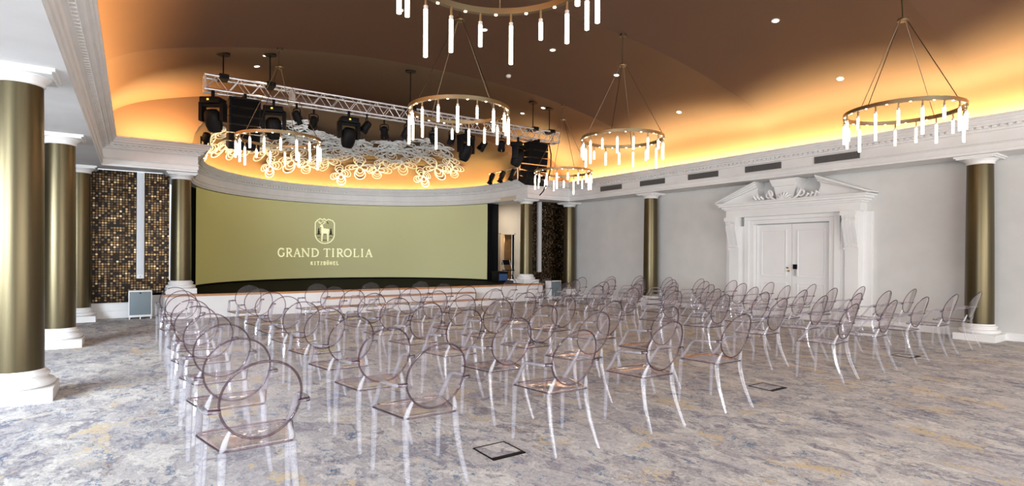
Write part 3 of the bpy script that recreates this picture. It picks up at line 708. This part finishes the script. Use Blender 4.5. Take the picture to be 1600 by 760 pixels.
# ------------------------------------------------------------------ moving heads and spots on the truss
def moving_head(sc_=1.0):
    e = empty('moving_head_light')
    MB().box(-.02, -.02, -.10, .02, .02, .02).build('clamp', BLKPL, e, bevel=.004)
    MB().box(-.15, -.12, -.20, .15, .12, -.10).build('base_box', BLKPL, e, bevel=.02)
    y = MB()
    for s in (-1, 1): y.box(s*.16-.028, -.07, -.46, s*.16+.028, .07, -.17)
    y.box(-.16, -.06, -.235, .16, .06, -.19); y.build('yoke', BLKPL, e, bevel=.012)
    rot = Matrix.Translation((0, 0, -.41)) @ Matrix.Rotation(math.radians(25), 4, 'X')
    h = MB(); h.lathe([(.04, -.20), (.10, -.18), (.12, -.10), (.125, .0), (.115, .08), (.08, .13), (.03, .14)], n=24, mtx=rot)
    hd = h.build('lamp_head', BLKPL, e, smooth=40)
    MB().lathe([(.085, -.206), (.085, -.198)], n=24, mtx=rot).build('lens', mat('dark_lens', (.03, .025, .02), .15), hd)
    MB().box(-.03, -.125, -.16, .0, -.118, -.135).build('display', mat('amber_display', (.3, .2, .02), .4, 0, (1, .7, .1), 1.2), e)
    for ch in e.children: ch.scale = (sc_,)*3
    return e
def par_spot():
    e = empty('spotlight')
    MB().box(-.018, -.018, -.09, .018, .018, .02).build('clamp', BLKPL, e, bevel=.004)
    y = MB(); y.tube([(-.10, 0, -.24), (-.10, 0, -.12), (-.06, 0, -.09), (.06, 0, -.09), (.10, 0, -.12), (.10, 0, -.24)], .012, 6); y.build('yoke', BLKPL, e)
    rot = Matrix.Translation((0, 0, -.25)) @ Matrix.Rotation(math.radians(35), 4, 'X')
    b = MB(); b.lathe([(.04, .11), (.075, .09), (.09, .03), (.092, -.10), (.085, -.10)], n=20, mtx=rot)
    for i in range(4):
        a = PI/2*i+PI/4; m2 = rot @ Matrix.Rotation(a, 4, 'Z'); b.box(.075, -.06, -.19, .082, .06, -.10, m2)
    b.build('lamp_housing', BLKPL, e, smooth=40)
    MB().lathe([(.082, -.085), (.082, -.078)], n=20, mtx=rot).build('lens', ALU, e)
    return e
mh = moving_head(1.32); ps = par_spot()
MH = [(1.31, 'big', 'black moving head hanging at the left tip of the truss'), (2.46, 'big', 'black moving head just right of the left speaker array'), (4.08, 'big', 'black moving head near the middle of the truss, third from the left tip'), (7.18, 'big', 'black moving head seen through the large ring chandelier'), (8.85, 'big', 'black moving head beside the right speaker array')]
PS = [(2.93, 'first small black spotlight right of the left speaker array'), (3.37, 'small black spotlight between two moving heads, second right of the left array'), (4.51, 'small black spotlight right after the middle moving head'), (5.05, 'small black spotlight before white ornament, two right of the middle moving head'), (5.52, 'small black spotlight at the left edge of the large ring chandelier'),
      (6.36, 'small black spotlight behind tubes in the left of the large ring'), (6.77, 'small black spotlight behind the centre of the large ring chandelier'), (7.9, 'small black spotlight right behind tubes of the large ring'), (8.3, 'small black spotlight just outside the right of the large ring')]
for i, (x, k, l) in enumerate(MH):
    e = mh if i == 0 else dup(mh); e.location = (x, TY-.145 if i != 4 else TY-.145, TB-.045); e.rotation_euler = (0, 0, .3*(i-2)); tag(e, l, 'stage light', 'moving head lights on the truss')
for i, (x, l) in enumerate(PS):
    e = ps if i == 0 else dup(ps); e.location = (x, TY+.145 if i % 2 else TY-.145, TB-.045); e.rotation_euler = (0, 0, .5*((i*7) % 5-2)); tag(e, l, 'spotlight', 'small spotlights on the truss')

# white light thrown from truss fixtures onto the dome ornaments
for i, (x, tx_, ty_) in enumerate(((3.37, 3.6, 19.6), (5.05, 6.0, 20.5), (7.9, 8.8, 19.6))):
    l = bpy.data.lights.new('truss_beam', 'SPOT'); l.energy = 190; l.color = (.86, .94, 1); l.spot_size = 1.0; l.spot_blend = .8; l.shadow_soft_size = .08
    lo = bpy.data.objects.new('truss_beam', l); C.objects.link(lo); lo.location = (x, 13.3, 4.55); lo.rotation_euler = (Vector((tx_, ty_, 5.35))-Vector((x, 13.3, 4.55))).to_track_quat('-Z', 'Y').to_euler()

# line array speakers
def line_array(x, y, zt, n, w_, lab, tilt, hh):
    e = empty('line_array_speaker', (x, y, zt)); tag(e, lab, 'loudspeaker', 'black hung speaker arrays')
    MB().box(-w_/2, -.22, -.07, w_/2, .22, -.03).box(-.03, -.2, -.05, .03, .2, .06).build('flying_frame', BLKPL, e, bevel=.006)
    y0, z0, a = 0, -.075, 0
    for k in range(n):
        a = tilt*k/n
        m = Matrix.Translation((0, y0, z0)) @ Matrix.Rotation(a, 4, 'X')
        b = MB(); pr_ = [(-.20, 0), (.20, -.02), (.20, -hh+.03), (-.20, -hh+.008)]
        b.prism(pr_, lambda u, v, d: m @ Vector((d, u, v)), -w_/2, w_/2)
        o = b.build('speaker_box', BLKPL, e, smooth=None, bevel=.008)
        g_ = MB(); g_.prism([(-.206, -.012), (-.2, -.012), (-.2, -hh+.02), (-.206, -hh+.02)], lambda u, v, d: m @ Vector((d, u, v)), -w_/2+.03, w_/2-.03); g_.build('speaker_grille', GREY if False else BLACK, o, smooth=None)
        v = m @ Vector((0, 0, -hh)); y0, z0 = v.y, v.z
    return e
line_array(1.90, TY, TB-.06, 6, .60, 'tall black speaker array hanging at the left end of the truss', .30, .165)
line_array(9.55, TY, TB-.06, 6, .66, 'black speaker array with cable hanging at the right end of the truss', .45, .19)
cb = MB().tube([(9.98, 12.70, 4.86), (10.0, 12.62, 4.5), (9.97, 12.6, 4.1), (9.85, 12.6, 3.7), (9.72, 12.62, 3.42), (9.62, 12.66, 3.30)], .018, 8).build('hanging_cable', BLKPL); tag(cb, 'black cable dangling below the right speaker array', 'cable')

# spots on the cornice
def cornice_spot():
    e = empty('cornice_spotlight'); rot = Matrix.Translation((0, 0, .22)) @ Matrix.Rotation(math.radians(28), 4, 'X')
    MB().box(-.03, -.03, 0, .03, .03, .06).tube([(-.11, 0, .30), (-.11, 0, .12), (0, 0, .05), (.11, 0, .12), (.11, 0, .30)], .014, 6).build('yoke', BLKPL, e)
    b = MB().lathe([(.05, .20), (.09, .17), (.095, -.02), (.07, -.05), (.07, -.20), (.09, -.21), (.09, -.23)], n=20, mtx=rot); b.build('lamp_housing', BLKPL, e, smooth=40)
    MB().lathe([(.066, -.236), (.066, -.226)], n=20, mtx=rot).build('lens', ALU, e)
    return e
cs = cornice_spot()
for i, (x, y, z, l) in enumerate(((10.85, 17.25, 4.2, 'leftmost of three black spotlights on the curved cornice'), (10.88, 16.60, 4.2, 'middle of three black spotlights on the curved cornice'), (10.90, 15.95, 4.2, 'rightmost of three black spotlights on the curved cornice'), (1.42, 15.5, 4.16, 'black spotlight tilted down over the cornice at the left end of the stage'))):
    e = cs if i == 0 else dup(cs); e.location = (x+.02, y, z-.02); e.rotation_euler = (0, 0, .5); tag(e, l, 'spotlight', 'spotlights standing on the cornice')
e = MB().tube([(10.92, 17.5, 4.60), (10.95, 15.7, 4.60)], .02, 8).tube([(10.98, 17.45, 4.08), (10.98, 17.45, 4.60)], .016, 8).tube([(11.0, 15.75, 4.08), (11.0, 15.75, 4.60)], .016, 8).build('spotlight_bar', ALU); tag(e, 'thin metal bar over the three cornice spotlights', 'bar')

# ------------------------------------------------------------------ white loop flowers on the dome
def flower_mesh(seed):
    rd = random.Random(seed); mb = MB(); n = rd.choice((4, 5, 5)); a0 = rd.random()*6
    for k in range(n):
        a = a0+2*PI*k/n+rd.uniform(-.15, .15); L = rd.uniform(.30, .50); wd = rd.uniform(.12, .21); kk = rd.choice((3, 3, 4)); lift_ = rd.uniform(.02, .14)
        for j in range(kk):
            s = 1-.25*j; pts = []
            for i in range(18):
                th = 2*PI*i/18; u = L*s*(.5-.5*math.cos(th)); v = wd*s*math.sin(th)*(math.sin(th/2))**.7 if True else 0
                pts.append((u*math.cos(a)-v*math.sin(a), u*math.sin(a)+v*math.cos(a), .04+lift_*(u/L)**1.5+.008*j))
            mb.tube(pts, .0115, 5, closed=True)
    mb.lathe([(.02, -.045), (.045, .0), (.045, .06), (.02, .08)], n=12)
    return mb.mesh('flower_ornament', ORN, 60)
FM = [flower_mesh(s) for s in range(5)]
TMP = [(8, 4.90, 1.05), (-1, 4.55, 1.15), (-10, 4.68, 1.0), (17, 4.25, 1.1), (4, 3.75, 1.15), (-14, 4.0, 1.1), (12, 3.05, 1.2), (-6, 2.95, 1.1), (-19, 3.1, 1.15), (20, 2.2, 1.0), (1, 2.15, 1.0), (-24, 2.25, 1.1)]
clab = {150: 'behind the left speaker array', 110: 'behind the left ring chandelier', 77: 'over the middle of the screen', 38: 'behind the large ring chandelier'}
pos = ['lowest left', 'lowest middle', 'lowest right', 'outer left', 'centre', 'outer right', 'upper left', 'upper middle', 'upper right', 'topmost left', 'topmost middle', 'topmost right']
ci = 0
for tc in (150, 110, 77, 38):
    for i, (dt, rho, s) in enumerate(TMP):
        th = math.radians(tc+dt*.95); 
        if tc == 150 and i in (2, 5, 8): pass
        z = dome_z(rho); sl = (dome_z(rho+.01)-dome_z(rho-.01))/.02
        n_ = Vector((sl*math.cos(th), sl*math.sin(th), -1)).normalized()
        p = Vector((DC[0]+rho*math.cos(th), DC[1]+rho*math.sin(th), z))
        o = bpy.data.objects.new('flower_ornament', FM[(i*3+1) % 5]); C.objects.link(o)
        q = n_.to_track_quat('Z', 'Y').to_matrix().to_4x4() @ Matrix.Rotation(i*1.3, 4, 'Z')
        o.matrix_world = Matrix.Translation(p+n_*.06) @ q @ Matrix.Scale(s*1.2, 4)
        tag(o, 'white looped dome flower, %s, %s of cluster' % (clab[tc], pos[i]), 'flower ornament', 'white looped flowers on the stage dome')

# ------------------------------------------------------------------ grey panel boxes, AV desk, floor boxes
def panel_box(x, y, lab, w_=.47, h=.68, rz=0):
    e = empty('panel_box', (x, y, 0), rz); tag(e, lab, 'cabinet', 'grey panel boxes beside the stage')
    MB().box(-w_/2, -.14, .05, w_/2, .14, h).build('casing', WHITE, e, bevel=.008)
    MB().box(-w_/2+.022, -.147, .10, w_/2-.022, -.139, h-.03).build('front_panel', PANEL, e, bevel=.002)
    for s in (-.9, -.0, .9):
        MB().box(s*w_/2-.012, -.14, 0, s*w_/2+.012, .14, .05).build('foot', WHITE, e)
    MB().box(-.018, -.152, h-.075, .018, -.146, h-.05).build('catch', BLKPL, e)
panel_box(.14, 16.0, 'small white framed box with blue-grey front below the left disc mosaic')
panel_box(12.5, 15.6, 'small white framed box with grey front beside the right end of the stage', .55, .66, .2)
d = empty('mixing_desk', (11.30, 17.05, SZ)); tag(d, 'black sound desk with monitor on the stage right of the screen', 'sound desk')
MB().box(-.34, -.2, .0, .06, .25, .34).box(-.36, -.22, .34, .08, .27, .38).build('rack_case', BLKPL, d, bevel=.006)
MB().box(-.32, -.206, .06, .04, -.2, .30).build('rack_front', SCRBL, d)
MB().box(-.30, -.05, .38, .0, -.02, .40).build('laptop_base', BLKPL, d)
ch_ = empty('folding_chair', (11.72, 17.35, SZ)); tag(ch_, 'dark folding chair beside the sound desk', 'chair')
MB().box(-.18, -.18, .40, .18, .18, .43).build('seat', BLKPL, ch_, bevel=.006)
MB().box(-.18, .17, .62, .18, .19, .80).build('backrest', BLKPL, ch_, bevel=.006)
for sx_ in (-.17, .17):
    MB().tube([(sx_, -.2, 0), (sx_, .18, .8)], .011, 6).build('leg', ALU, ch_); MB().tube([(sx_, .2, 0), (sx_, -.15, .42)], .011, 6).build('leg', ALU, ch_)
for i, (x, y, l) in enumerate(((2.46, 3.76, 'floor box lid framed in black, in the carpet before the front chairs'), (6.38, 3.79, 'black framed floor box in the open aisle beside the right chair block'), (10.28, 3.76, 'black framed floor box under the chairs near the grey wall'))):
    e = empty('floor_box', (x, y, 0)); tag(e, l, 'floor box', 'black framed floor boxes')
    MB().frame(-.155, -.16, .155, .16, .012, lambda u, v, d: (u, v, d), -.005, .006).prism([(-.155, -.16), (.155, -.16), (.155, -.115), (-.155, -.115)], lambda u, v, d: (u, v, d), -.004, .0065).build('lid_frame', BLKPL, e, smooth=None)
    MB().box(-.143, -.115, -.01, .143, .148, .003).build('lid', CARPET, e, smooth=None)

# ------------------------------------------------------------------ clear armchairs
CS = 1.027
def superell(hw_, y0, y1, wf, n=40, p=4.2):
    pts = []
    for i in range(n):
        a = 2*PI*i/n; c, s = math.cos(a), math.sin(a)
        x = math.copysign(abs(c)**(2/p), c); y = math.copysign(abs(s)**(2/p), s)
        yy = (y0+y1)/2+(y1-y0)/2*y; f = (yy-y0)/(y1-y0); pts.append((x*(wf[0]+(wf[1]-wf[0])*f), yy-(.012*x*x if y > 0 else 0)))
    return pts
def make_chair():
    e = empty('clear_armchair')
    # seat: dished slab with a thick rolled edge
    ol = superell(1, -.21, .242, (.192, .282), 56, 12); s = MB(); k = len(ol); rings = []
    for f, z in ((.0, .452), (.60, .452), (.93, .462), (.985, .458), (1.0, .468), (.99, .479), (.95, .482), (.86, .474), (.5, .462), (.0, .460)):
        rings.append([(x*f, .02+(y-.02)*f, z) for x, y in ol])
    s.add([v for r in rings for v in r], [(i*k+j, i*k+(j+1) % k, (i+1)*k+(j+1) % k, (i+1)*k+j) for i in range(len(rings)-1) for j in range(k)])
    st_ = s.build('seat', PC, e, smooth=40)
    s = MB(); s.tube([(x, y, .467) for x, y in ol], .0062, 6, closed=True); s.build('seat_edge', PCRIM, st_, smooth=60)
    # backrest: round medallion leaning back, gently curved, with rim, on two short uprights
    cz, ry_, rz_ = .746, .212, .226; lean = .30
    def bp(u, v, off=0): 
        x = u; zz = cz+v; y = -.222-(zz-.5)*.315+.75*u*u
        return (x, y-off, zz)
    b = MB(); n = 44; vs = []; fs = []; rad = [0.02, .35, .7, .97]
    for off in (-.003, .003):
        for r in rad: vs += [bp(ry_*r*math.cos(2*PI*i/n), rz_*r*math.sin(2*PI*i/n), off) for i in range(n)]
    for o_2 in (0, 4):
        for q in range(3):
            for i in range(n): fs.append(((o_2+q)*n+i, (o_2+q)*n+(i+1) % n, (o_2+q+1)*n+(i+1) % n, (o_2+q+1)*n+i))
        fs.append(tuple(o_2*n+i for i in range(n)))
    b.add(vs, fs)
    bk = b.build('backrest', PC, e, smooth=50)
    b = MB(); b.tube([bp(ry_*math.cos(2*PI*i/n), rz_*math.sin(2*PI*i/n)) for i in range(n)], .0068, 8, closed=True); b.build('backrest_rim', PCRIM, bk, smooth=60)
    for sg in (-1, 1):
        MB().tube([(sg*.182, -.185, .462), (sg*.172, -.205, .52), (sg*.150, -.226, .585)], [.018, .016, .009], 8).build('back_support', PCSUP, e, smooth=60)
        a = MB(); 
        pts = [(sg*.200, -.252, .700), (sg*.232, -.252, .702), (sg*.258, -.23, .700), (sg*.268, -.18, .696), (sg*.272, -.08, .690), (sg*.272, .0, .684), (sg*.268, .045, .668), (sg*.266, .085, .625), (sg*.262, .125, .565), (sg*.262, .170, .51), (sg*.262, .205, .468)]
        a.tube(pts, [.012, .016, .018, .018, .018, .018, .018, .018, .018, .020, .022], 8, ry=.72)
        ar = a.build('armrest', PCARM, e, smooth=60)
        kn = MB(); kn.tube([(sg*.20, -.256, .704), (sg*.262, -.246, .704)], [.011, .014], 8); kn.build('arm_joint', PCRIM, ar, smooth=60)
        l = MB(); l.tube([(sg*.252, .212, .458), (sg*.254, .218, .30), (sg*.258, .228, .0)], [.024, .021, .0155], 8); l.build('leg', PCLEG, e, smooth=30)
        l = MB(); l.tube([(sg*.185, -.185, .458), (sg*.187, -.195, .36), (sg*.195, -.228, .22), (sg*.206, -.285, .08), (sg*.214, -.322, .0)], [.024, .022, .0195, .0165, .0145], 8); l.build('leg', PCLEG, e, smooth=30)
    for ch in e.children:
        ch.scale = (CS,)*3
    return e
COLS = [.61, 1.74, 2.99, 4.05, 5.19, 7.57, 8.69, 9.87, 10.99, 12.08]
ROWS = [3.69, 4.64, 5.56, 6.50, 7.46, 8.42, 9.38, 10.39, 11.46]
rown = ['in the row nearest the camera', 'in the second row from the camera', 'in the third row from the camera', 'in the fourth row from the camera', 'in the middle row', 'in the fourth row from the stage', 'in the third row from the stage', 'in the second row from the stage', 'in the row nearest the stage']
coln = ['outermost seat towards the colonnade', 'second seat from the colonnade', 'middle seat of the left block', 'second seat left of the aisle', 'seat directly left of the aisle', 'seat directly right of the aisle', 'second seat right of the aisle', 'middle seat of the right block', 'second seat from the grey wall', 'outermost seat towards the grey wall']
proto = make_chair(); first = True
for j, y in enumerate(ROWS):
    for i, x in enumerate(COLS):
        e = proto if first else dup(proto); first = False
        e.location = (x+random.uniform(-.02, .02), y+random.uniform(-.02, .02), 0); e.rotation_euler = (0, 0, random.uniform(-.05, .05))
        tag(e, 'clear plastic armchair, %s, %s' % (coln[i], rown[j]), 'chair', 'clear round-backed armchairs in rows facing the stage')
